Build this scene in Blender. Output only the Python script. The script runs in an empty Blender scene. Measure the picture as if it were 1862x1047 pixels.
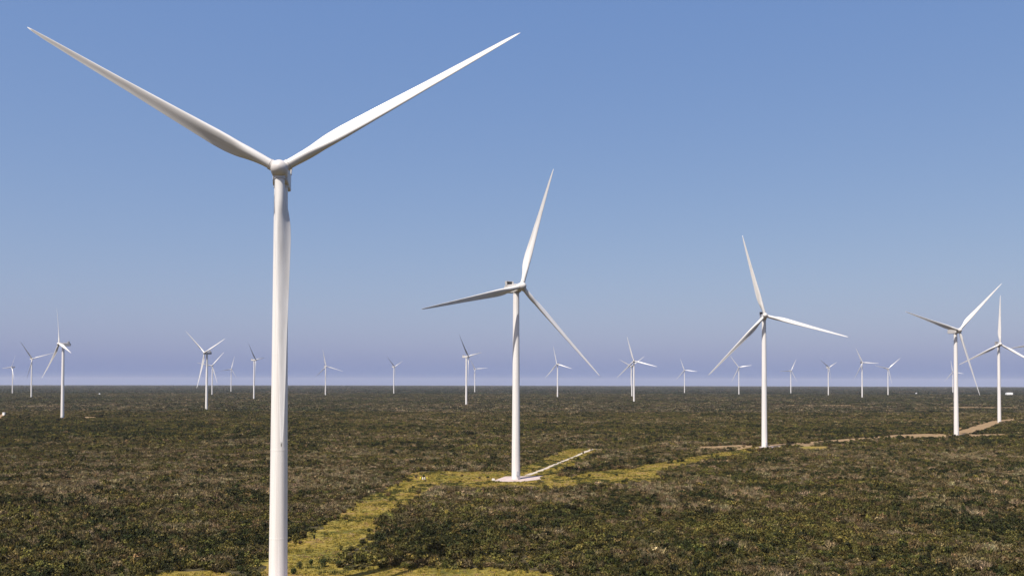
import bpy, bmesh, math, random
import numpy as np
from mathutils import Matrix, Vector, Euler
R_ = math.radians

# ------------------------------------------------------------ camera, sky, sun
scn = bpy.context.scene
scn.render.resolution_x, scn.render.resolution_y = 1024, 575
EYE, FPX, EARTH = 52.0, 1700.0, 14.6e6          # eye height, focal length in photo px, 2 x effective earth radius
cam = bpy.data.cameras.new('camera'); cam.sensor_width = 36; cam.lens = 36*FPX/1862
PITCH, ROLL = R_(1.3), R_(.107)
cam.shift_y = (171.45 - FPX*math.tan(PITCH))/1862; cam.clip_start = 1; cam.clip_end = 80000
co = bpy.data.objects.new('camera', cam); scn.collection.objects.link(co)
co.matrix_world = Matrix.Translation((0, 0, EYE)) @ Matrix.Rotation(R_(90)+PITCH, 4, 'X') @ Matrix.Rotation(ROLL, 4, 'Z')
scn.camera = co

SUN_EL = R_(59.0)
SUN_DIR = Vector((-.58*math.cos(SUN_EL), -.815*math.cos(SUN_EL), math.sin(SUN_EL)))   # towards the sun
w = bpy.data.worlds.new('World'); scn.world = w; w.use_nodes = True
nt = w.node_tree; nt.nodes.clear()
sky = nt.nodes.new('ShaderNodeTexSky'); sky.sky_type = 'NISHITA'; sky.sun_disc = False
sky.sun_elevation = SUN_EL; sky.sun_rotation = math.atan2(SUN_DIR.x, SUN_DIR.y)
sky.air_density = 1.0; sky.dust_density = 2.0; sky.ozone_density = 3.0; sky.altitude = 50
bg = nt.nodes.new('ShaderNodeBackground'); bg.inputs[1].default_value = 0.0705
wo = nt.nodes.new('ShaderNodeOutputWorld')
wb = nt.nodes.new('ShaderNodeMix'); wb.data_type = 'RGBA'; wb.blend_type = 'MULTIPLY'; wb.inputs[0].default_value = 1
wb.inputs[7].default_value = (.93, .68, .36, 1)                                      # the photograph's violet white balance
veil = nt.nodes.new('ShaderNodeMix'); veil.data_type = 'RGBA'; veil.blend_type = 'ADD'; veil.inputs[0].default_value = 1
veil.inputs[7].default_value = (.35, 1.24, 3.88, 1)                                    # even scattered light of the clear air
nt.links.new(sky.outputs[0], wb.inputs[6]); nt.links.new(wb.outputs[2], veil.inputs[6]); nt.links.new(veil.outputs[2], bg.inputs[0]); nt.links.new(bg.outputs[0], wo.inputs[0])
sl = bpy.data.lights.new('sun', 'SUN'); sl.energy = 5.0; sl.angle = R_(0.53); sl.color = (1.0, .93, .85)
so = bpy.data.objects.new('sun', sl); scn.collection.objects.link(so)
so.rotation_euler = SUN_DIR.to_track_quat('Z', 'Y').to_euler()
vs = scn.view_settings; vs.view_transform = 'Standard'; vs.look = 'None'; vs.gamma = 1; vs.exposure = 0.62
scn.cycles.volume_bounces = 0; scn.cycles.max_bounces = 4

C = scn.collection
rnd = random.Random(7); rng = np.random.default_rng(11)

# ------------------------------------------------------------ helpers
def drop(x, y): return -(x*x + y*y)/EARTH
def at(u, v):                                    # ground point seen at a photo pixel
    xr, yr = u-931, 523.5+171.45-FPX*math.tan(PITCH)-v
    x = xr*math.cos(ROLL)-yr*math.sin(ROLL); y = yr*math.cos(ROLL)+xr*math.sin(ROLL)
    ry, rz = FPX*math.cos(PITCH)-y*math.sin(PITCH), y*math.cos(PITCH)+FPX*math.sin(PITCH)
    k = EYE/max(-rz, 1)
    for _ in range(12): k = (EYE + ((k*ry)**2+(k*x)**2)/EARTH)/max(-rz, 1)
    return (x*k, ry*k)
def near(u, v, k=.94):                           # the near edge of a clearing hides behind scrub tops
    e = 693.2 + 3.5*u/1862
    return at(u, e + (v-e)/k)
def obj(name, me, m=None, parent=None):
    o = bpy.data.objects.new(name, me); C.objects.link(o)
    if m is not None and not me.materials: me.materials.append(m)
    o.parent = parent
    return o
def tag(o, label=None, cat=None, group=None, kind=None):
    for k, v in (('label', label), ('category', cat), ('group', group), ('kind', kind)):
        if v: o[k] = v
    return o
def bm_mesh(bm, name, smooth=False):
    me = bpy.data.meshes.new(name); bm.to_mesh(me); bm.free()
    if smooth:
        for p in me.polygons: p.use_smooth = True
    return me
def box(bm, x0, x1, y0, y1, z0, z1, bevel=0):
    r = bmesh.ops.create_cube(bm, size=1)
    for v in r['verts']:
        v.co = Vector(((x0+x1)/2 + v.co.x*(x1-x0), (y0+y1)/2 + v.co.y*(y1-y0), (z0+z1)/2 + v.co.z*(z1-z0)))
    if bevel:
        es = list({e for v in r['verts'] for e in v.link_edges})
        bmesh.ops.bevel(bm, geom=es, offset=bevel, segments=3, profile=.6, affect='EDGES')
def rings(bm, prof, n=48, axis='z', cap=True):   # lathe: prof = [(radius, height)]
    prev = None
    for i, (r, h) in enumerate(prof):
        cur = []
        for k in range(n):
            a = 2*math.pi*k/n
            p = (r*math.cos(a), r*math.sin(a), h) if axis == 'z' else (r*math.cos(a), h, r*math.sin(a))
            cur.append(bm.verts.new(p))
        if prev:
            for k in range(n):
                bm.faces.new((prev[k], prev[(k+1) % n], cur[(k+1) % n], cur[k]))
        elif cap: bm.faces.new(cur[::-1])
        prev = cur
    if cap: bm.faces.new(prev)
def vnoise(x, y, s, seed):                       # smooth value noise in [0,1]
    g = np.random.default_rng(seed).random((256, 256))
    fx, fy = x/s, y/s; ix, iy = np.floor(fx).astype(int), np.floor(fy).astype(int)
    tx, ty = fx-ix, fy-iy; tx = tx*tx*(3-2*tx); ty = ty*ty*(3-2*ty)
    G = lambda a, b: g[a % 256, b % 256]
    return (G(ix, iy)*(1-tx)+G(ix+1, iy)*tx)*(1-ty) + (G(ix, iy+1)*(1-tx)+G(ix+1, iy+1)*tx)*ty
def inside(px, py, poly):
    r = np.zeros(len(px), bool); n = len(poly)
    for i in range(n):
        x0, y0 = poly[i]; x1, y1 = poly[(i+1) % n]
        if y0 == y1: continue
        c = ((py < y0) != (py < y1)) & (px < (x1-x0)*(py-y0)/(y1-y0) + x0)
        r ^= c
    return r
def strip(pts, width):                           # polygon of a track from its centre line
    L, Rr = [], []
    for i, p in enumerate(pts):
        a = Vector(pts[max(i-1, 0)]); b = Vector(pts[min(i+1, len(pts)-1)]); d = (b-a).normalized()
        wd = width[i] if isinstance(width, (list, tuple)) else width
        L.append((p[0]-d.y*wd/2, p[1]+d.x*wd/2)); Rr.append((p[0]+d.y*wd/2, p[1]-d.x*wd/2))
    return L + Rr[::-1]

# ------------------------------------------------------------ materials
def mat(name, rough=.8, spec=.3):
    m = bpy.data.materials.new(name); m.use_nodes = True
    b = m.node_tree.nodes['Principled BSDF']; b.inputs['Roughness'].default_value = rough
    b.inputs['Specular IOR Level'].default_value = spec
    return m, m.node_tree, b
def N(nt, t, **kw):
    n = nt.nodes.new(t)
    for k, v in kw.items(): setattr(n, k, v)
    return n
def noise(nt, vec, scale, detail=5, rough=.6):
    n = N(nt, 'ShaderNodeTexNoise'); n.inputs['Scale'].default_value = scale
    n.inputs['Detail'].default_value = detail; n.inputs['Roughness'].default_value = rough
    nt.links.new(vec, n.inputs['Vector']); return n.outputs['Fac']
def ramp(nt, fac, stops):
    r = N(nt, 'ShaderNodeValToRGB'); el = r.color_ramp.elements
    while len(el) < len(stops): el.new(.5)
    for e, (p, c) in zip(el, stops): e.position = p; e.color = (*c, 1)
    nt.links.new(fac, r.inputs[0]); return r.outputs[0]
def mix(nt, f, a, b, mode='MIX'):
    m = N(nt, 'ShaderNodeMix', data_type='RGBA', blend_type=mode)
    for s, v in ((0, f), (6, a), (7, b)):
        if isinstance(v, (int, float)): m.inputs[s].default_value = v
        elif isinstance(v, tuple): m.inputs[s].default_value = (*v, 1)
        else: nt.links.new(v, m.inputs[s])
    return m.outputs[2]
def bump(nt, b, h, strength, dist):
    n = N(nt, 'ShaderNodeBump'); n.inputs['Strength'].default_value = strength; n.inputs['Distance'].default_value = dist
    nt.links.new(h, n.inputs['Height']); nt.links.new(n.outputs[0], b.inputs['Normal'])

def paint_mat(name, base, dirt, scale, amount):  # glass-fibre or painted steel, rain streaks along local Z
    m, t, b = mat(name, .38, .4)
    tc = N(t, 'ShaderNodeTexCoord'); mp = N(t, 'ShaderNodeMapping'); mp.inputs['Scale'].default_value = scale
    t.links.new(tc.outputs['Object'], mp.inputs[0])
    s = ramp(t, noise(t, mp.outputs[0], 1.0, 6, .65), [(.42, (0, 0, 0)), (.75, (1, 1, 1))])
    mm = N(t, 'ShaderNodeMath', operation='MULTIPLY'); t.links.new(s, mm.inputs[0]); mm.inputs[1].default_value = amount
    t.links.new(mix(t, mm.outputs[0], base, dirt), b.inputs['Base Color'])
    return m
M = {}
M['tower'] = paint_mat('tower paint', (.71, .685, .66), (.44, .39, .35), (1.6, 1.6, .035), .5)
M['blade'] = paint_mat('blade gelcoat', (.59, .575, .555), (.37, .345, .31), (1.2, 1.2, .10), .45)
M['nacelle'] = paint_mat('nacelle shell', (.52, .50, .48), (.30, .27, .24), (.5, .5, .5), .35)
def flat(name, c, rough=.6):
    m, t, b = mat(name, rough); tc = N(t, 'ShaderNodeTexCoord')
    f = noise(t, tc.outputs['Object'], 3, 4)
    t.links.new(mix(t, f, tuple(x*.8 for x in c), tuple(min(1, x*1.15) for x in c)), b.inputs['Base Color']); return m
M['dark'] = flat('dark grille', (.035, .035, .04))
M['seal'] = flat('weathered rubber', (.36, .35, .34))
M['steel'] = flat('galvanised steel', (.35, .35, .36), .45)
M['door'] = flat('door paint', (.45, .46, .47))
M['yellow'] = flat('yellow marker paint', (.80, .68, .04))
M['white'] = flat('white marker paint', (.78, .78, .74))
M['shed'] = flat('white sheet metal', (.82, .82, .80))
M['roof'] = flat('pale roof sheet', (.70, .70, .70))
M['block'] = flat('pale concrete', (.66, .62, .55))
M['bark'] = flat('grey bark', (.11, .09, .07), .9)

def ground_mat():
    m, t, b = mat('scrub soil', .95, .1); g = N(t, 'ShaderNodeNewGeometry').outputs['Position']
    c1 = ramp(t, noise(t, g, .22, 8, .7), [(.3, (.030, .028, .014)), (.5, (.055, .045, .024)), (.74, (.12, .095, .055))])
    c2 = ramp(t, noise(t, g, .0045, 7, .62), [(.35, (.55, .62, .50)), (.5, (.9, .9, .85)), (.66, (1.35, 1.2, 1.15))])
    t.links.new(mix(t, 1.0, c1, c2, 'MULTIPLY'), b.inputs['Base Color'])
    bump(t, b, noise(t, g, .8, 6, .7), .6, .6); return m
def grass_mat():
    m, t, b = mat('dry yellow grass', .95, .1); g = N(t, 'ShaderNodeNewGeometry').outputs['Position']
    c = ramp(t, noise(t, g, .35, 9, .72), [(.30, (.05, .042, .014)), (.44, (.14, .112, .026)), (.56, (.215, .168, .034)), (.72, (.28, .195, .085))])
    p = ramp(t, noise(t, g, .045, 7, .65), [(.36, (.45, .55, .5)), (.47, (1, 1, 1)), (.56, (1.05, .95, .9)), (.66, (1.15, .92, 1.9))])
    t.links.new(mix(t, 1.0, c, p, 'MULTIPLY'), b.inputs['Base Color'])
    bump(t, b, noise(t, g, 2.2, 7, .75), .9, .25); return m
def dirt_mat(name, lo, hi, sc=.4):
    m, t, b = mat(name, .95, .1); g = N(t, 'ShaderNodeNewGeometry').outputs['Position']
    t.links.new(ramp(t, noise(t, g, sc, 8, .7), [(.3, lo), (.7, hi)]), b.inputs['Base Color'])
    bump(t, b, noise(t, g, 3, 6, .7), .5, .08); return m
M['ground'] = ground_mat(); M['grass'] = grass_mat()
M['pad'] = dirt_mat('pad gravel', (.28, .215, .19), (.48, .40, .375), .3)
M['trail'] = dirt_mat('caliche track', (.28, .23, .17), (.46, .41, .35), .5)
M['road'] = dirt_mat('tan dirt', (.135, .09, .045), (.27, .185, .10), .12)

def leaf_mat(name, fallback=None):
    m, t, b = mat(name, .75, .15)
    if fallback:
        col = N(t, 'ShaderNodeRGB'); col.outputs[0].default_value = (*fallback, 1); base = col.outputs[0]
    else:
        a = N(t, 'ShaderNodeAttribute', attribute_type='INSTANCER', attribute_name='tint'); base = a.outputs['Color']
    tc = N(t, 'ShaderNodeTexCoord'); ng = N(t, 'ShaderNodeNewGeometry')
    k = ramp(t, noise(t, tc.outputs['Object'], 2.2, 3), [(.3, (.55, .6, .5)), (.7, (1.5, 1.45, 1.4))])
    r = ramp(t, ng.outputs['Random Per Island'], [(0, (.35, .38, .35)), (.75, (1.05, 1.05, 1.0)), (1, (2.4, 2.25, 2.1))])
    t.links.new(mix(t, 1.0, mix(t, 1.0, base, k, 'MULTIPLY'), r, 'MULTIPLY'), b.inputs['Base Color'])
    return m
M['leaf'] = leaf_mat('scrub leaves')

# ------------------------------------------------------------ ground
def ground_sheet():
    bm = bmesh.new(); n = 288; radii = [0]
    r = 30.0
    while r < 33000: radii.append(r); r *= 1.09
    rows = []
    for i, r in enumerate(radii[1:]):
        rows.append([bm.verts.new((r*math.cos(2*math.pi*k/n), r*math.sin(2*math.pi*k/n), -r*r/EARTH)) for k in range(n)])
    c = bm.verts.new((0, 0, 0))
    for k in range(n): bm.faces.new((c, rows[0][k], rows[0][(k+1) % n]))
    for a, b_ in zip(rows, rows[1:]):
        for k in range(n): bm.faces.new((a[k], b_[k], b_[(k+1) % n], a[(k+1) % n]))
    return bm_mesh(bm, 'ground', True)
tag(obj('ground', ground_sheet(), M['ground']), kind='structure')

def sheet(name, poly, m, lift, rag=0):
    bm = bmesh.new()
    pts = []
    n = len(poly)
    for i in range(n):                            # break long edges up and rag them a little
        a, b_ = Vector(poly[i]), Vector(poly[(i+1) % n]); k = max(1, int((b_-a).length/4))
        for j in range(k):
            p = a.lerp(b_, j/k)
            if rag: p += Vector((vnoise(np.array([p.x]), np.array([p.y]), 7, 41)[0]-.5, vnoise(np.array([p.x]), np.array([p.y]), 6, 42)[0]-.5))*rag
            elif j: p += Vector((rnd.uniform(-.4, .4), rnd.uniform(-.4, .4)))
            pts.append(p)
    vs_ = [bm.verts.new((p.x, p.y, drop(p.x, p.y)+lift)) for p in pts]
    es = [bm.edges.new((vs_[i], vs_[(i+1) % len(vs_)])) for i in range(len(vs_))]
    bmesh.ops.triangle_fill(bm, use_beauty=True, use_dissolve=False, edges=es)
    for f in bm.faces:
        if f.normal.z < 0: f.normal_flip()
    return tag(obj(name, bm_mesh(bm, name), m), kind='structure')

# grassy clearing that runs from the foreground up to the second turbine and off to the right
clear_main = [at(*p) for p in [(440, 1060), (478, 1034), (500, 1006), (526, 990), (548, 976), (572, 963), (606, 943), (636, 922), (668, 901), (701, 887), (733, 874),
    (738, 861), (776, 857), (830, 856.5), (900, 857), (931, 855), (948, 848), (966, 842), (990, 833), (1010, 825), (1026, 815.5), (1073, 815), (1092, 817)]] + \
    [near(*p) for p in [(1073, 826), (1053, 836), (1023, 846), (1016, 853), (1040, 857)]] + \
    [at(*p) for p in [(1056, 860), (1090, 856), (1150, 850.5), (1168, 845), (1236, 834.5), (1303, 823.5), (1350, 817), (1380, 811)]] + \
    [near(*p, .945) for p in [(1390, 816), (1303, 829.5), (1236, 840), (1200, 849), (1203, 864), (1136, 875), (1088, 875), (1034, 877), (980, 878), (900, 880), (856, 879), (803, 873),
    (780, 886), (757, 901), (730, 914), (700, 930), (690, 950), (668, 961), (668, 976), (630, 984), (622, 1001), (640, 1008), (606, 1019)]] + \
    [at(*p) for p in [(668, 1030), (730, 1029), (820, 1031), (905, 1033), (960, 1035), (1008, 1041), (1030, 1062)]]
front = [at(*p) for p in [(205, 1052), (293, 1039), (400, 1038), (450, 1050), (700, 1040), (1015, 1045), (1060, 1070), (1080, 1300), (300, 1330), (60, 1200)]]
sheet('grass_clearing', clear_main, M['grass'], .03, 8)
sheet('grass_clearing', front, M['grass'], .045, 9)
strip_3 = [at(1452, 811.5), at(1475, 811), at(1511, 811.5), near(1508, 813, .96), near(1480, 814, .96), near(1449, 814.5, .96)]
sheet('grass_clearing', strip_3, M['grass'], .03, 9)
# gravel pads round turbine feet
bx, by = 2.1, 503.8
pad2 = [at(898.5, 874), at(905, 870.5), at(918, 866), at(932, 865.5), at(960, 865.5), at(988, 864.6), at(981, 867.5), at(984, 871.5), at(966, 873), at(946, 876), at(920, 875.5)]
sheet('gravel_pad', pad2, M['pad'], .06)
pad3 = [at(1372, 812.5), at(1384, 811.3), at(1404, 810.6), at(1425, 811.2), near(1420, 814.6, .985), near(1395, 816, .985), near(1374, 814.8, .985)]
sheet('gravel_pad', pad3, M['pad'], .06)
bm = bmesh.new(); rings(bm, [(14, .0), (14, .06)], 40)
p1 = obj('gravel_pad', bm_mesh(bm, 'pad'), M['pad']); p1.location = (-57, 229.7, drop(57, 229.7)); tag(p1, kind='structure')
# trails and dirt roads
trail = strip([at(958, 864.3), at(985, 854.5), at(1015, 842), at(1045, 830), at(1064, 821.5), at(1076, 817), at(1104, 815.6)], [3.4, 2.9, 2.6, 2.5, 3.0, 3.6, 1.6])
sheet('gravel_track', trail, M['trail'], .07)
def band(far, nr, k=.957): return [at(*p) for p in far] + [near(*p, k) for p in nr[::-1]]
road_a = band([(1264, 811.5), (1300, 811), (1342, 808.5), (1372, 808)], [(1264, 814.5), (1300, 814), (1342, 812), (1372, 812.5)])
road_b = band([(1400, 808), (1484, 802), (1556, 796.5), (1627, 790.5), (1733, 786.5)], [(1400, 811), (1484, 805), (1556, 799.5), (1627, 795), (1733, 792)])
road_c = band([(1733, 786), (1750, 781), (1778, 772.5), (1804, 765), (1830, 762), (1847, 760.5)], [(1733, 791.5), (1758, 789), (1790, 779.5), (1812, 771), (1830, 765.5), (1847, 763.5)], .965)
road_d = band([(1760, 789.5), (1829, 788.6)], [(1762, 791), (1829, 790.6)], .96)
road_e = band([(1395, 735.9), (1480, 735.6), (1573, 736.4)], [(1395, 736.6), (1480, 736.4), (1573, 737.1)], .965)
road_f = band([(1722, 739.6), (1800, 740), (1868, 740.5)], [(1722, 741), (1800, 741.2), (1868, 741.8)], .965)
road_g = band([(-6, 757), (2, 752), (8, 749)], [(-3, 763), (6, 757), (12, 751)], .96)
road_h = band([(150, 757.2), (176, 757.5)], [(150, 758.6), (176, 759)], .95)
roads = [road_a, road_b, road_c, road_d, road_e, road_f, road_g, road_h]
for i, r in enumerate(roads): sheet('dirt_road', r, M['road'], .03)
CLEAR = [clear_main, front, strip_3, pad2, pad3, trail] + roads

# ------------------------------------------------------------ scrub
def leaf_quads(bm, cen, rad, n, size, rr, up=0.0):
    for _ in range(n):
        while True:
            d = Vector((rr.uniform(-1, 1), rr.uniform(-1, 1), rr.uniform(-1, 1)))
            if .2 < d.length < 1: break
        d *= (.55 + .45*rr.random())/max(d.length, .45)
        p = Vector(cen) + Vector((d.x*rad[0], d.y*rad[1], d.z*rad[2]))
        if p.z < .03: p.z = rr.uniform(.03, .2)
        nrm = (d + Vector((rr.gauss(0, .7), rr.gauss(0, .7), rr.gauss(0, .7)+up))).normalized()
        t = nrm.orthogonal().normalized(); t.rotate(Matrix.Rotation(rr.uniform(0, 6.3), 3, nrm)); b_ = nrm.cross(t)
        s = size*rr.uniform(.6, 1.5); s2 = s*rr.uniform(.35, .9)
        q = [p-t*s*.5, p+b_*s2*.45, p+t*s*.5, p-b_*s2*.5]
        bm.faces.new([bm.verts.new(v) for v in q])
def twig(bm, a, b_, wd, rr):
    a, b_ = Vector(a), Vector(b_); d = (b_-a).normalized(); s = d.orthogonal().normalized(); s.rotate(Matrix.Rotation(rr.uniform(0, 6.3), 3, d))
    q = [a-s*wd, a+s*wd, b_]
    bm.faces.new([bm.verts.new(v) for v in q])
def bush_leafy(seed, n=150):
    rr = random.Random(seed); bm = bmesh.new(); k = rr.randint(3, 6)
    for i in range(k):
        a = rr.uniform(0, 6.28); d = rr.uniform(.1, .62); r = rr.uniform(.34, .6)
        leaf_quads(bm, (d*math.cos(a), d*math.sin(a), rr.uniform(.35, .72)), (r, r, r*.75), n//k, .27, rr)
    for i in range(10):
        a = rr.uniform(0, 6.28); d = rr.uniform(.3, .9); twig(bm, (0, 0, 0), (d*math.cos(a), d*math.sin(a), rr.uniform(.6, 1.2)), .03, rr)
    return bm_mesh(bm, 'leafy_bush')
def bush_dry(seed, n=70):
    rr = random.Random(seed); bm = bmesh.new()
    for i in range(n):
        a = rr.uniform(0, 6.28); s = rr.uniform(0, .4); d = s + rr.uniform(.1, .75); z = rr.uniform(.3, 1.15)
        p = (d*math.cos(a)+rr.gauss(0, .1), d*math.sin(a)+rr.gauss(0, .1), z)
        twig(bm, (s*math.cos(a), s*math.sin(a), rr.uniform(0, z*.5)), p, rr.uniform(.03, .07), rr)
    leaf_quads(bm, (0, 0, .5), (.75, .75, .5), 45, .16, rr)
    return bm_mesh(bm, 'dry_bush')
def bush_low(seed, n=110):
    rr = random.Random(seed); bm = bmesh.new()
    for i in range(4):
        a = rr.uniform(0, 6.28); d = rr.uniform(.1, .7)
        leaf_quads(bm, (d*math.cos(a), d*math.sin(a), .25), (.5, .5, .35), n//4, .2, rr, .5)
    return bm_mesh(bm, 'low_bush')
def clump_far(seed, n=120):                      # a stand of crowns for the far plain
    rr = random.Random(seed); bm = bmesh.new()
    for i in range(9):
        a = rr.uniform(0, 6.28); d = rr.uniform(.0, .85); r = rr.uniform(.2, .38)
        leaf_quads(bm, (d*math.cos(a), d*math.sin(a), rr.uniform(.3, .6)), (r, r, .4), n//9, .26, rr, .6)
    return bm_mesh(bm, 'far_clump')
def tuft(seed):
    rr = random.Random(seed); bm = bmesh.new()
    for i in range(26):
        a = rr.uniform(0, 6.28); s = rr.uniform(0, .8); d = s+rr.uniform(-.1, .35)
        twig(bm, (s*math.cos(a), s*math.sin(a), 0), (d*math.cos(a), d*math.sin(a), rr.uniform(.35, 1)), .09, rr)
    return bm_mesh(bm, 'grass_tuft')
def proto_coll(name, meshes):
    c = bpy.data.collections.new(name)
    for i, me in enumerate(meshes):
        me.materials.append(M['leaf']); o = bpy.data.objects.new('%s_%02d' % (me.name.split('.')[0], i), me); c.objects.link(o)
    return c
near_protos = [bush_leafy(i) for i in range(6)] + [bush_dry(20+i) for i in range(4)] + [bush_low(40+i) for i in range(3)]
# collection children sort by name: dry 0-3, leafy 4-9, low 10-12
pc_near = proto_coll('scrub kinds', near_protos)
pc_far = proto_coll('far scrub kinds', [clump_far(60+i) for i in range(6)])
pc_tuft = proto_coll('tuft kinds', [tuft(80+i) for i in range(4)])

def scatter(name, pts, rotz, scl, idx, tint, coll, tilt=None):
    n = len(pts); me = bpy.data.meshes.new(name); me.vertices.add(n)
    me.vertices.foreach_set('co', pts.astype(np.float32).ravel())
    def att(nm, ty, arr, fld):
        a = me.attributes.new(nm, ty, 'POINT'); a.data.foreach_set(fld, np.ascontiguousarray(arr).ravel())
    rot = np.zeros((n, 3), np.float32); rot[:, 2] = rotz
    if tilt is not None: rot[:, 0] = tilt
    att('rot', 'FLOAT_VECTOR', rot, 'vector'); att('scl', 'FLOAT_VECTOR', scl.astype(np.float32), 'vector')
    att('idx', 'INT', idx.astype(np.int32), 'value'); att('tint', 'FLOAT_VECTOR', tint.astype(np.float32), 'vector')
    o = obj(name, me)
    g = bpy.data.node_groups.new(name+' scatter', 'GeometryNodeTree')
    g.interface.new_socket('Geometry', in_out='INPUT', socket_type='NodeSocketGeometry')
    g.interface.new_socket('Geometry', in_out='OUTPUT', socket_type='NodeSocketGeometry')
    gi, go = g.nodes.new('NodeGroupInput'), g.nodes.new('NodeGroupOutput')
    ip = g.nodes.new('GeometryNodeInstanceOnPoints'); ci = g.nodes.new('GeometryNodeCollectionInfo')
    ci.inputs['Collection'].default_value = coll; ci.inputs['Separate Children'].default_value = True; ci.inputs['Reset Children'].default_value = True
    ip.inputs['Pick Instance'].default_value = True
    g.links.new(gi.outputs[0], ip.inputs['Points']); g.links.new(ci.outputs[0], ip.inputs['Instance'])
    for nm, ty, sk in (('rot', 'FLOAT_VECTOR', 'Rotation'), ('scl', 'FLOAT_VECTOR', 'Scale'), ('idx', 'INT', 'Instance Index')):
        a = g.nodes.new('GeometryNodeInputNamedAttribute'); a.data_type = ty; a.inputs['Name'].default_value = nm
        g.links.new([s for s in a.outputs if s.enabled][0], ip.inputs[sk])
    g.links.new(ip.outputs[0], go.inputs[0])
    md = o.modifiers.new('scatter', 'NODES'); md.node_group = g
    return o

PAL = np.array([(.022, .025, .007), (.062, .055, .015), (.108, .090, .025), (.090, .068, .033), (.185, .145, .09)])  # dark green, olive, yellow green, brown, pale dry
def grid_pts(y0, y1, sp, seed, side=.62):
    r = np.random.default_rng(seed); xm = y1*side+30
    xs = np.arange(-xm, xm, sp); ys = np.arange(y0, y1, sp); X, Y = np.meshgrid(xs, ys)
    X = X + r.uniform(-.5, .5, X.shape)*sp; Y = Y + r.uniform(-.5, .5, Y.shape)*sp
    X, Y = X.ravel(), Y.ravel(); k = np.abs(X) < Y*side+25
    return X[k], Y[k], r
def zones(X, Y, r):
    big = vnoise(X, Y, 150, 1)*.6 + vnoise(X, Y, 47, 2)*.4
    mid = vnoise(X, Y, 14, 3); fine = vnoise(X, Y, 5, 4)
    dry = .26*big + .34*mid + .22*fine + .30*r.random(len(X))         # high = dry brown
    wide = vnoise(X+900, Y*.45, 420, 9); dry = dry + (wide-.5)*.12 + .10*np.exp(-((Y-1950)/330)**2) - .08*np.exp(-((Y-1020)/170)**2) + .035*np.exp(-((Y-430)/90)**2)*(X > 60) + .035*(Y < 700)
    g = .5*vnoise(X, Y, 30, 5) + .5*r.random(len(X))
    kind = np.where(dry > .74, 4, np.where(dry > .60, 3, np.where(g < .36, 0, np.where(g < .74, 1, 2))))
    return dry, kind
def scrub(name, y0, y1, sp, seed, rad, hgt, coll, nk, label):
    X, Y, r = grid_pts(y0, y1, sp, seed)
    if coll is pc_near or y1 < 5000:
        jx = (vnoise(X, Y, 6, 31)-.5)*7; jy = (vnoise(X, Y, 6, 32)-.5)*9
        jx += r.normal(0, 1.3, len(X)); jy += r.normal(0, 2.2, len(X)) + (vnoise(X, Y, 17, 33)-.5)*9
        k = np.ones(len(X), bool); nr = np.clip((900-Y)/400, .35, 1)
        for p in CLEAR: k &= ~inside(X+jx*nr, Y+jy*nr, p)
        k |= inside(X, Y, clear_main) & (X > 105) & (Y > 520) & (vnoise(X, Y, 12, 51) > .78) & (r.random(len(X)) < .3)
        k |= inside(X, Y, clear_main) & (r.random(len(X)) < .006)
        for p in (road_a, road_b): k |= inside(X, Y, p) & (vnoise(X, Y, 13, 52) > .70) & (r.random(len(X)) < .4)
        for p in (trail, pad2, pad3): k &= ~inside(X, Y, p)
        k &= (X-2.1)**2 + (Y-503.8)**2 > 100
        k &= (X+57)**2 + (Y-229.7)**2 > 19**2
        X, Y = X[k], Y[k]
    dry, kind = zones(X, Y, r)
    gap = vnoise(X, Y, 9, 6)*.5 + r.random(len(X))*.5; k = gap > (.13 if sp < 2.5 else .05)
    X, Y, kind, dry = X[k], Y[k], kind[k], dry[k]; n = len(X)
    tint = PAL[kind]*r.uniform(.55, 1.5, (n, 1))*r.uniform(.9, 1.1, (n, 3))
    if y0 >= 1600:                                # far plain takes a darker, greener palette, with the odd dry field
        wood = np.array([(.014, .020, .011), (.022, .030, .015), (.030, .036, .018), (.040, .034, .022), (.085, .068, .048)])
        f = .55 if y0 < 4000 else 1.0
        tint = tint*(1-f) + f*wood[kind]*r.uniform(.7, 1.3, (n, 1))
    lush = vnoise(X, Y, 22, 8)
    s = rad*r.uniform(.5, 1.4, n)*(.65+.7*lush); h = hgt*r.uniform(.5, 1.35, n)*(.55+.9*lush)
    h = np.where(kind == 0, h*1.2, h)
    if nk == 13:
        idx = np.where(kind >= 4, r.integers(0, 4, n), np.where(kind == 3, r.integers(0, 6, n), np.where(r.random(n) < .3, r.integers(10, 13, n), r.integers(4, 10, n))))
    else: idx = r.integers(0, nk, n)
    P = np.stack([X, Y, drop(X, Y)-.05], 1); scl = np.stack([s, s*r.uniform(.8, 1.2, n), h], 1)
    o = scatter(name, P, r.uniform(0, 6.28, n), scl, idx, tint, coll)
    tag(o, label, 'scrub', kind='stuff'); print(name, n)
    return o
scrub('scrub', 165, 720, 2.15, 101, 2.05, 2.15, pc_near, 13, 'dense thorny scrub of green and dry brown bushes covering the near plain')
scrub('scrub', 720, 1600, 3.1, 102, 2.5, 2.4, pc_near, 13, 'scrub of mixed bushes covering the plain in the middle distance')
scrub('distant_scrub', 1600, 4200, 8.5, 103, 7.5, 3.2, pc_far, 6, 'far scrub that reads as one grey green mass')
scrub('distant_scrub', 4200, 11500, 30, 104, 26, 4.0, pc_far, 6, 'very far woodland strip turning blue before the horizon')
scrub('distant_scrub', 11500, 27000, 80, 105, 75, 6.5, pc_far, 6, 'thin blue line of woodland along the horizon')

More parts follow.
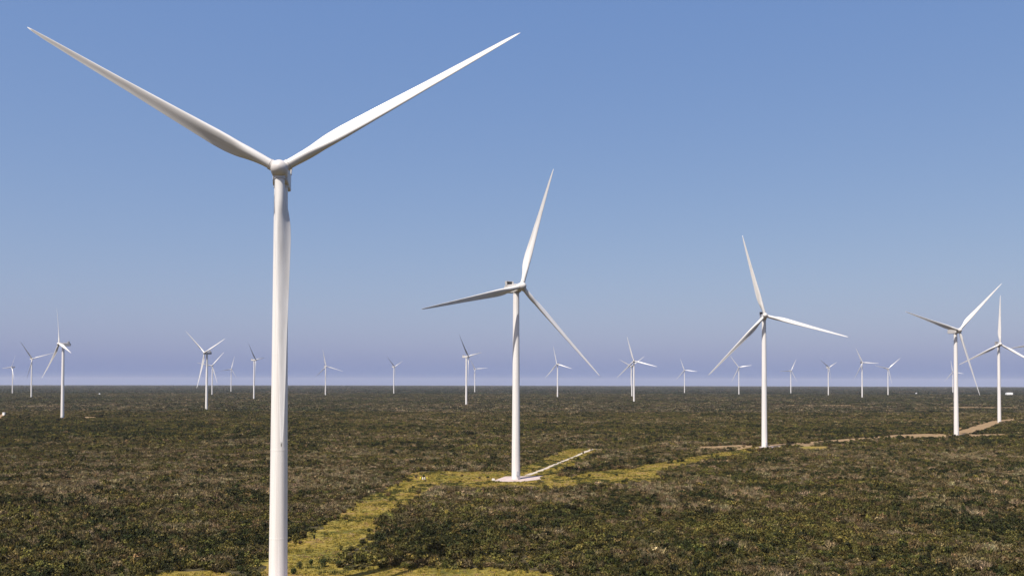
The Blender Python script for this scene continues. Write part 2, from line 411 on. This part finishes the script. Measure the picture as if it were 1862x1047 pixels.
def clearing_tufts():
    X, Y, r = grid_pts(195, 780, 1.3, 201, .35)
    k = np.zeros(len(X), bool)
    for p in (clear_main, front): k |= inside(X, Y, p)
    for p in (pad2, trail): k &= ~inside(X, Y, p)
    k &= (X+57)**2 + (Y-229.7)**2 > 14**2
    k &= (vnoise(X, Y, 5, 71)*.6+r.random(len(X))*.5) > .42
    X, Y = X[k], Y[k]; n = len(X)
    pal = np.array([(.15, .125, .026), (.21, .165, .032), (.21, .145, .068), (.045, .048, .014), (.29, .215, .12)])
    c = vnoise(X, Y, 8, 72)*.6+r.random(n)*.4
    kd = np.where(c < .25, 3, np.where(c < .5, 0, np.where(c < .68, 1, np.where(c < .82, 2, 4))))
    kd = np.where(vnoise(X, Y, 3.3, 74)*.5+vnoise(X, Y, 21, 75)*.5 > .70, 3, kd)
    tint = pal[kd]*r.uniform(.75, 1.25, (n, 1)); s = r.uniform(.5, 1.1, n)*np.where(kd == 3, 1.5, 1)
    P = np.stack([X, Y, drop(X, Y)+.03], 1)
    o = scatter('grass', P, r.uniform(0, 6.28, n), np.stack([s, s, s*r.uniform(.3, .8, n)], 1), r.integers(0, 4, n), tint, pc_tuft)
    tag(o, 'yellow green grass tufts growing over the cleared strip', 'grass', kind='stuff'); print('grass', n)
clearing_tufts()

# lone bushes standing in the clearing, one thing each
def lone_bush(u, v, wd, ht, col, label, seed):
    x, y = at(u, v); rr = random.Random(seed); root = bpy.data.objects.new('bush', None); C.objects.link(root)
    root.location = (x, y, drop(x, y)+.03); tag(root, label, 'bush', 'lone bushes standing in the grass clearing')
    bm = bmesh.new(); r = wd/2
    for i in range(7):
        a = rr.uniform(0, 6.28); d = rr.uniform(0, .55)*r; q = r*rr.uniform(.4, .62)
        leaf_quads(bm, (d*math.cos(a), d*math.sin(a), ht*rr.uniform(.35, .68)), (q, q, ht*.36), 120, .26, rr)
    m = leaf_mat('bush leaves', col); obj('foliage', bm_mesh(bm, 'foliage'), m, root)
    bm = bmesh.new()
    for i in range(9):
        a = rr.uniform(0, 6.28); d = rr.uniform(.2, .8)*r; twig(bm, (0, 0, -.05), (d*math.cos(a), d*math.sin(a), ht*rr.uniform(.6, .95)), .06, rr)
    obj('stem', bm_mesh(bm, 'stem'), M['bark'], root)
DG = (.035, .045, .014); OL = (.06, .06, .02); BR = (.085, .06, .035)
for i, a in enumerate([
    (586, 1030, 3.0, 3.0, DG, 'tallest dark round bush standing alone in the grass right of the front tower'),
    (566, 1027, 1.7, 1.7, DG, 'small dark bush just left of the tall round lone bush'),
    (545, 1033, 2.4, 2.2, OL, 'loose olive bush between the front tower and the small dark bush'),
    (535, 1043, 2.2, 1.9, DG, 'lowest dark bush in the grass beside the front tower'),
    (617, 1031, 2.6, 2.0, DG, 'wide dark bush right of the tall round lone bush'),
    (546, 989, 1.5, 1.2, BR, 'low brown bush in the yellow grass right of the front tower'),
    (571, 980, 1.1, 1.7, OL, 'slim upright olive shrub in the middle of the yellow grass'),
    (671, 967, 1.7, 1.5, OL, 'round olive bush at the right edge of the yellow grass strip'),
    (642, 928, 1.6, 1.0, BR, 'flat brown bush halfway up the yellow grass strip'),
    (751, 887, 2.0, 1.3, OL, 'small bush where the grass strip bends right'),
    (771, 868, 2.2, 1.8, DG, 'bush behind the yellow marker posts'),
    (756, 869, 2.2, 1.6, BR, 'brown bush left of the yellow marker posts'),
    (872, 870, 1.8, 1.2, BR, 'small bush left of the gravel pad, the left one of the pair'),
    (887, 869, 2.0, 1.4, DG, 'small dark bush left of the gravel pad, the right one of the pair'),
    (1011, 853, 2.4, 2.0, OL, 'olive bush under the pale gravel track'),
    (1221, 842, 2.6, 2.2, DG, 'dark bush in the right hand grass strip, left one of the pair'),
    (1233, 841, 2.6, 2.4, DG, 'dark bush in the right hand grass strip, right one of the pair'),
    (1294, 829, 2.4, 2.4, DG, 'dark bush in the far end of the right hand grass strip'),
    (1060, 825, 1.6, 2.0, BR, 'dark shrub standing on the pale gravel track, the nearer one'),
    (1075, 818, 1.6, 2.3, BR, 'dark shrub standing on the pale gravel track, the farther one'),
    (1072, 866, 2.4, 1.6, OL, 'low bush in the grass right of the tower shadow'),
    (1121, 865, 2.2, 1.5, DG, 'low dark bush at the right end of the wide grass'),
    (437, 1041, 2.8, 2.2, DG, 'dark bush left of the front tower at the lower edge'),
    (470, 1050, 2.0, 1.6, OL, 'small olive bush close to the left side of the front tower')]):
    lone_bush(*a, 500+i)

# marker posts and a concrete block
for i, (u, m, hh, lb) in enumerate([(764.5, 'yellow', 1.5, 'yellow marker post in the grass, leftmost of the row of four'),
        (768.6, 'white', 1.2, 'pale marker post in the grass, left one of the two pale posts'),
        (772, 'white', 1.2, 'pale marker post in the grass, right one of the two pale posts'),
        (776.5, 'yellow', 1.35, 'yellow marker post in the grass, rightmost of the row of four')]):
    x, y = at(u, 871.5); bm = bmesh.new(); rings(bm, [(.26, 0), (.26, hh-.12), (.17, hh)], 14)
    o = obj('marker_post', bm_mesh(bm, 'post'), M[m]); o.location = (x, y, .02); tag(o, lb, 'post', 'marker posts in the grass')
x, y = at(897, 873.5); bm = bmesh.new(); box(bm, -.9, .9, -.7, .7, 0, 1.05, .12)
for v in bm.verts: v.co.x *= 1 - .18*v.co.z
o = obj('concrete_block', bm_mesh(bm, 'block'), M['block']); o.location = (x, y, .02); tag(o, 'pale block lying at the left end of the gravel pad', 'block')

# far white sheds
def shed(u, v, wd, dp, ht, label, m='shed'):
    x, y = at(u, v); root = bpy.data.objects.new('shed', None); C.objects.link(root); root.location = (x, y, drop(x, y)); tag(root, label, 'shed')
    bm = bmesh.new(); box(bm, -wd/2, wd/2, -dp/2, dp/2, 0, ht); obj('wall', bm_mesh(bm, 'wall'), M[m], root)
    bm = bmesh.new(); a = [bm.verts.new(p) for p in [(-wd/2-.3, -dp/2-.3, ht+.02), (-wd/2-.3, dp/2+.3, ht+.02), (-wd/2-.3, 0, ht+dp*.12)]]
    b_ = [bm.verts.new((wd/2+.3, q.co.y, q.co.z)) for q in a]
    bm.faces.new(a); bm.faces.new(b_[::-1])
    for i in range(3): bm.faces.new((a[i], b_[i], b_[(i+1) % 3], a[(i+1) % 3]))
    bmesh.ops.recalc_face_normals(bm, faces=bm.faces)
    obj('roof', bm_mesh(bm, 'roof'), M['roof'], root)
shed(1835, 718.5, 27, 14, 10.5, 'long low white shed on the plain at the far right edge')
shed(1666, 716.5, 6, 5, 6.4, 'tiny white shed far off, left of the turbine in front of the dirt road')
shed(181, 718, 4, 4, 6.6, 'tiny white shed far off between two left hand turbines')
shed(7, 754.5, 3, 3, 4, 'small white hut beside a pale track at the left edge')

# ------------------------------------------------------------ wind turbine
HUB, RAD, OVH, CONE, TILT = 105.0, 66.3, 5.5, .0626, R_(5)
def lerp_tab(tab, x):
    for (a, va), (b_, vb) in zip(tab, tab[1:]):
        if x <= b_: return va + (vb-va)*max(0, (x-a)/(b_-a))
    return tab[-1][1]
CH = [(0, 2.35), (.06, 2.35), (.10, 2.7), (.16, 3.55), (.21, 3.95), (.26, 3.95), (.4, 3.2), (.6, 2.2), (.8, 1.45), (.93, .9), (.98, .5), (1, .10)]
TH = [(0, 1), (.05, 1), (.10, .80), (.16, .52), (.22, .40), (.35, .30), (.6, .22), (1, .17)]
TW = [(0, 22), (.12, 22), (.22, 17), (.4, 10.5), (.6, 6.5), (.8, 4), (1, 3)]
def blade_mesh():
    bm = bmesh.new(); prev = None; n = 30; S = 54
    L = RAD
    for i in range(S+1):
        s = i/S; s = s if s < .9 else .9 + (s-.9)*1.0
        r = 1.75 + s*(L*math.cos(CONE) - 1.75); q = r/L
        c = lerp_tab(CH, q); th = lerp_tab(TH, q); tw = R_(lerp_tab(TW, q) + 9)
        bl = min(1, max(0, (q-.05)/.14)); bl = bl*bl*(3-2*bl)
        ax = -(L*math.sin(CONE))*(.45*q + .55*q*q)
        cur = []
        for k in range(n):
            a = 2*math.pi*k/n; x = .5*(1+math.cos(a)); up = math.sin(a) >= 0      # x=1 leading edge side here
            xc = 1-x
            yt = 5*th*(.2969*math.sqrt(max(xc, 0)) - .126*xc - .3516*xc**2 + .2843*xc**3 - .1036*xc**4)
            cam_ = .045*4*xc*(1-xc)
            yp = (cam_+yt) if up else (cam_ - yt*(1 - .45*max(0, (xc-.45)/.55)))
            px = (.32-xc); py = yp
            cx, cy = .5*math.cos(a), .5*math.sin(a)
            X_ = (cx*(1-bl) + px*bl)*c; Y_ = (cy*(1-bl) + py*bl)*c
            cur.append(bm.verts.new((X_*math.cos(tw) + Y_*math.sin(tw), -X_*math.sin(tw) + Y_*math.cos(tw) + ax, r)))
        if prev:
            for k in range(n): bm.faces.new((prev[k], prev[(k+1) % n], cur[(k+1) % n], cur[k]))
        prev = cur
    bm.faces.new(prev)
    bmesh.ops.recalc_face_normals(bm, faces=bm.faces)
    return bm_mesh(bm, 'blade', True)
def tower_mesh():
    bm = bmesh.new(); Z = HUB-2.55; prof = []
    def rad(z): t = z/Z; return 2.28 - (2.28-1.66)*t
    cuts = [0, 14, 36, 60, 82, Z]
    for a, b_ in zip(cuts, cuts[1:]):
        prof += [(rad(a)+.014, a), (rad(a)+.014, a+.16), (rad(a+.17), a+.17), (rad(b_-.17), b_-.17), (rad(b_)+.014, b_-.16)]
    prof.append((rad(Z)+.014, Z)); rings(bm, prof, 64)
    me = bm_mesh(bm, 'tower', True)
    return me
def nacelle_mesh():
    bm = bmesh.new()                              # local -y is upwind; origin = tower top axis at hub height
    secs = [(-3.1, 1.55, 1.6, -1.65), (-2.4, 1.85, 1.9, -2.1), (-.5, 1.98, 2.05, -2.45), (3, 2.0, 2.1, -2.45), (8.2, 1.95, 2.05, -2.15), (9.4, 1.7, 1.85, -1.7), (9.6, 1.4, 1.6, -1.4)]
    prev = None
    for y, hw, zt, zb in secs:
        ch = .38; p = [(-hw+ch, zt), (hw-ch, zt), (hw-.1, zt-.12), (hw, zt-ch), (hw, zb+ch), (hw-.1, zb+.12), (hw-ch, zb), (-hw+ch, zb), (-hw+.1, zb+.12), (-hw, zb+ch), (-hw, zt-ch), (-hw+.1, zt-.12)]
        cur = [bm.verts.new((a, y, b_)) for a, b_ in p]
        if prev:
            for k in range(12): bm.faces.new((prev[k], prev[(k+1) % 12], cur[(k+1) % 12], cur[k]))
        else: bm.faces.new(cur)
        prev = cur
    bm.faces.new(prev[::-1])
    bmesh.ops.recalc_face_normals(bm, faces=bm.faces)
    rings(bm, [(1.82, -2.9), (1.82, -2.3)], 40)   # yaw collar
    return bm_mesh(bm, 'nacelle')
def cooler_meshes():
    f = bmesh.new(); y = 7.0
    for s in (-1, 1):
        box(f, s*1.95-.16, s*1.95+.16, y-.9, y+.75, 1.9, 4.3, .05)
        for v in [v for v in f.verts if abs(v.co.x-s*1.95) < .2 and v.co.z > 3]: v.co.x += s*.22
    box(f, -2.0, 2.0, y-.3, y+.3, 4.05, 4.32, .04); box(f, -1.8, 1.8, y-.3, y+.3, 2.0, 2.3)
    g = bmesh.new(); box(g, -1.82, 1.82, y-.12, y+.12, 2.32, 4.03)
    for k in range(9): box(g, -1.82+k*.44, -1.76+k*.44, y-.17, y+.17, 2.34, 4.01)
    m = bmesh.new(); box(m, -.05, .05, 8.1, 8.2, 1.9, 4.9); box(m, -.6, .6, 8.12, 8.18, 4.7, 4.76); box(m, .5, .62, 8.05, 8.25, 4.76, 5.05); box(m, -.62, -.5, 8.05, 8.25, 4.76, 5.0)
    rl = bmesh.new()
    for s in (-1, 1):
        for yy in (-1.5, .3, 2.1, 3.9, 5.7): box(rl, s*1.5-.03, s*1.5+.03, yy-.03, yy+.03, 1.9, 2.75)
        box(rl, s*1.5-.03, s*1.5+.03, -1.5, 5.7, 2.7, 2.76)
    return bm_mesh(f, 'cooler_frame'), bm_mesh(g, 'radiator'), bm_mesh(m, 'wind_vane'), bm_mesh(rl, 'handrail')
def spinner_mesh():
    bm = bmesh.new()                              # origin = hub centre, axis y, nose towards -y
    prof = [(1.75, 2.1), (2.05, 2.0), (2.12, 1.2), (2.14, 0), (2.08, -.9), (1.9, -1.6), (1.55, -2.2), (1.05, -2.65), (.5, -2.9), (.08, -2.98)]
    rings(bm, prof, 48, 'y')
    for k in range(3):                            # blade collars
        mt = Matrix.Rotation(R_(120*k), 4, 'Y'); b0 = len(bm.verts); bm.verts.ensure_lookup_table()
        t = bmesh.new(); rings(t, [(1.32, 1.2), (1.32, 2.42), (1.24, 2.5)], 32)
        me = bpy.data.meshes.new('tmp'); t.to_mesh(me); t.free(); me.transform(mt); bm.from_mesh(me); bpy.data.meshes.remove(me)
    bmesh.ops.recalc_face_normals(bm, faces=bm.faces)
    return bm_mesh(bm, 'hub', True)
def seal_mesh():
    bm = bmesh.new(); rings(bm, [(1.35, 2.44), (1.35, 2.54), (1.2, 2.56)], 32); return bm_mesh(bm, 'root_seal', True)
def door_mesh():
    bm = bmesh.new(); box(bm, -.55, .55, -2.36, -2.2, 2.1, 4.4, .03); return bm_mesh(bm, 'door')
def steps_mesh():
    bm = bmesh.new()
    for k in range(9): box(bm, -.6, .6, -4.6+k*.26, -4.4+k*.26, .12+k*.23, .18+k*.23)
    box(bm, -.7, .7, -2.5, -2.28, 2.0, 2.06)
    for s in (-1, 1):
        for k in range(0, 9, 2): box(bm, s*.62-.025, s*.62+.025, -4.5+k*.26, -4.45+k*.26, k*.23, 1.15+k*.23)
    return bm_mesh(bm, 'steps')
for me in (blade := blade_mesh(),): me.materials.append(M['blade'])
ME = dict(tower=tower_mesh(), nacelle=nacelle_mesh(), hub=spinner_mesh(), door=door_mesh(), root_seal=seal_mesh(), steps=steps_mesh())
ME['cooler'], ME['radiator'], ME['wind_vane'], ME['handrail'] = cooler_meshes()
for k, m in (('tower', 'tower'), ('nacelle', 'nacelle'), ('hub', 'nacelle'), ('door', 'door'), ('steps', 'steel'), ('root_seal', 'seal'), ('cooler', 'nacelle'), ('radiator', 'dark'), ('wind_vane', 'steel'), ('handrail', 'steel')):
    ME[k].materials.append(M[m])
for k in ('tower', 'hub'):
    ME[k].polygons.foreach_get
def smooth_sharp(me, ang=35):
    bm = bmesh.new(); bm.from_mesh(me)
    for e in bm.edges:
        if len(e.link_faces) == 2 and e.calc_face_angle(0) > R_(ang): e.smooth = False
    bm.to_mesh(me); bm.free()
smooth_sharp(ME['hub']); smooth_sharp(ME['tower'], 50)

# x, y, tower height factor, yaw, [(blade angle, blade length factor) x 3], label
TURB = [
 ('t1',-57.4,231.0,0.981,10.0,[(297.9, 0.972), (58.2, 1.051), (178.7, 1.013)],'nearest and largest white wind turbine, two blades in a wide V, third pointing down'),
 ('t2',2.2,505.2,0.981,32.9,[(18.3, 1.053), (136.2, 1.023), (256.0, 0.985)],'second largest white wind turbine, on the pale gravel pad with a pale track'),
 ('t3',202.3,750.1,1.001,-5.6,[(345.0, 1.008), (106.0, 0.993), (223.5, 1.011)],'large white wind turbine right of centre, where the yellow grass strip ends'),
 ('t4',437.8,922.2,0.985,13.4,[(285.2, 0.977), (46.4, 1.035), (167.1, 1.005)],'white wind turbine at the near end of the tan dirt road, one blade up right'),
 ('t5',647.1,1242.5,0.983,-7.6,[(1.3, 0.98), (243.1, 0.926), (122.0, 1.0)],'white wind turbine at the far end of the tan dirt road, one blade straight up'),
 ('t6',520.0,876.3,0.896,9.9,[(260.8, 1.029), (20.9, 1.0), (140.9, 1.0)],'wind turbine beyond the right edge, only one blade tip in view'),
 ('s1',-2137.5,4002.5,1.087,-31.9,[(26.4, 0.88), (266.1, 0.959), (146.4, 1.0)],'tiny wind turbine at the far left edge'),
 ('s2',-1494.2,2908.1,1.169,51.1,[(324.7, 0.954), (72.9, 0.999), (198.7, 1.0)],'small wind turbine second from the left, with a long blade reaching right'),
 ('s3',-623.1,1297.2,0.987,-46.4,[(342.9, 0.8), (223.4, 1.006), (102.8, 0.994)],'tallest wind turbine left of the front tower, turned left with its nacelle showing'),
 ('s4',-560.8,1718.0,0.998,-34.3,[(307.2, 1.026), (68.0, 0.971), (187.5, 1.004)],'mid sized wind turbine left of the front tower, two blades up in a V'),
 ('s5',-1148.3,3581.5,1.084,5.4,[(40.5, 1.039), (281.7, 0.863), (161.5, 1.07)],'small wind turbine just right of the mid sized one with blades up in a V'),
 ('s6',-1471.3,4898.4,1.146,30.2,[(13.3, 1.07), (259.9, 0.903), (153.1, 0.85)],'tiny wind turbine between two small ones left of the front tower'),
 ('s7',-772.2,2799.4,1.122,80,[(313.6, 1.07), (81.9, 0.882), (199.0, 0.946)],'small edge-on wind turbine closest to the left side of the front tower'),
 ('s8',-707.2,3547.4,1.066,34.1,[(347.6, 0.992), (106.1, 1.05), (227.7, 0.921)],'small wind turbine first to the right of the front tower'),
 ('s9',-522.5,4135.7,1.149,59.2,[(307.6, 1.034), (64.5, 0.962), (186.8, 0.878)],'small wind turbine second right of the front tower, two short blades in a V'),
 ('s10',-100.8,2065.0,1.034,66.3,[(315.3, 0.981), (80.3, 0.976), (197.0, 1.038)],'edge-on wind turbine just left of the second largest, with one dark blade raised'),
 ('s11',-181.4,4563.4,1.119,34.1,[(326.8, 0.85), (85.1, 1.07), (198.9, 0.922)],'tiny wind turbine right behind the edge-on one, one blade level to the right'),
 ('s12',156.6,3212.1,1.097,-33.6,[(346.2, 0.95), (104.9, 0.99), (221.2, 1.015)],'small wind turbine just right of the second largest, under its lower blade'),
 ('s13',324.7,2489.3,1.041,-13.1,[(344.6, 1.032), (104.3, 0.977), (224.5, 0.982)],'nearer and larger wind turbine of the overlapping pair between two big ones'),
 ('s14',445.5,3473.9,1.074,-33.8,[(57.0, 0.992), (298.2, 0.85), (177.8, 1.07)],'farther, smaller wind turbine of the overlapping pair between two big ones'),
 ('s15',868.3,4706.2,1.106,-16.3,[(340.5, 0.921), (96.9, 0.985), (220.3, 0.993)],'tiny wind turbine left of the big one right of centre, past the overlapping pair'),
 ('s16',989.9,4079.5,1.147,-17.1,[(324.2, 1.0), (81.7, 0.85), (205.4, 1.07)],'small wind turbine under the lower left blade of the big one right of centre'),
 ('s17',1347.8,4520.5,1.063,15.5,[(26.6, 0.958), (267.8, 1.002), (154.2, 0.997)],'tiny wind turbine just right of the big tower right of centre'),
 ('s18',1336.8,3951.6,1.123,34.6,[(297.6, 1.07), (65.0, 0.85), (180.0, 1.03)],'leftmost of the three small wind turbines left of the dirt road'),
 ('s19',1213.4,3240.8,1.171,10.0,[(333.0, 0.85), (92.9, 0.882), (213.8, 1.05)],'nearest of the three small wind turbines left of the dirt road, in their middle'),
 ('s20',1587.3,3947.8,1.078,3.3,[(49.0, 1.035), (283.0, 0.931), (171.6, 0.997)],'rightmost of the three small wind turbines left of the dirt road'),
 ('s21',2404.1,5099.7,1.101,-20.5,[(351.6, 0.947), (101.5, 0.85), (219.1, 1.07)],'tiny wind turbine almost hidden behind the tower at the dirt road'),
]
SRC = {}
def part(name, key, parent, mtx):
    me = blade if key == 'blade' else ME[key]
    if (name, key) not in SRC:
        o = bpy.data.objects.new(name, me); SRC[(name, key)] = o
    else: o = SRC[(name, key)].copy()
    C.objects.link(o); o.parent = parent; o.matrix_local = mtx
    return o
I4 = Matrix.Identity(4)
for key, x, y, hc, yaw, bl, label in TURB:
    z = drop(x, y); root = bpy.data.objects.new('wind_turbine', None); C.objects.link(root)
    root.location = (x, y, z); root.empty_display_size = 5
    tag(root, label, 'wind turbine', 'white wind turbines spread over the plain')
    H = HUB*hc; ya = Matrix.Rotation(R_(yaw), 4, 'Z')
    tw_ = part('tower', 'tower', root, Matrix.Diagonal((1, 1, (H-2.55)/(HUB-2.55), 1)))
    big = y < 1300
    if big:
        inv = Matrix.Diagonal((1, 1, (HUB-2.55)/(H-2.55), 1)); dr = Matrix.Rotation(R_(25), 4, 'Z')
        part('door', 'door', tw_, inv @ dr); part('steps', 'steps', tw_, inv @ dr)
    top = Matrix.Translation((0, 0, H)) @ ya
    na = part('nacelle', 'nacelle', root, top)
    part('cooler', 'cooler', na, I4); part('radiator', 'radiator', na, I4)
    if big: part('wind_vane', 'wind_vane', na, I4); part('handrail', 'handrail', na, I4)
    n = Vector((0, -math.cos(TILT), math.sin(TILT)))
    hubm = top @ Matrix.Translation(OVH*n) @ Matrix.Rotation(-TILT, 4, 'X')
    hb = part('hub', 'hub', root, hubm @ Matrix.Rotation(R_(bl[0][0]), 4, 'Y'))
    for a, L in bl:
        if big: part('root_seal', 'root_seal', hb, Matrix.Rotation(R_(a-bl[0][0]), 4, 'Y'))
        part('blade', 'blade', root, hubm @ Matrix.Rotation(R_(a), 4, 'Y') @ Matrix.Diagonal((1, L, L, 1)))

# ------------------------------------------------------------ air
bm = bmesh.new(); box(bm, -34000, 34000, -34000, 34000, -82, 190)
m = bpy.data.materials.new('haze'); m.use_nodes = True; t = m.node_tree; t.nodes.clear()
pv = t.nodes.new('ShaderNodeVolumePrincipled'); pv.inputs['Density'].default_value = 1.9e-5; pv.inputs['Color'].default_value = (.80, .80, .86, 1); pv.inputs['Anisotropy'].default_value = 0.0
mo = t.nodes.new('ShaderNodeOutputMaterial'); t.links.new(pv.outputs[0], mo.inputs['Volume'])
tag(obj('haze', bm_mesh(bm, 'haze'), m), kind='stuff')
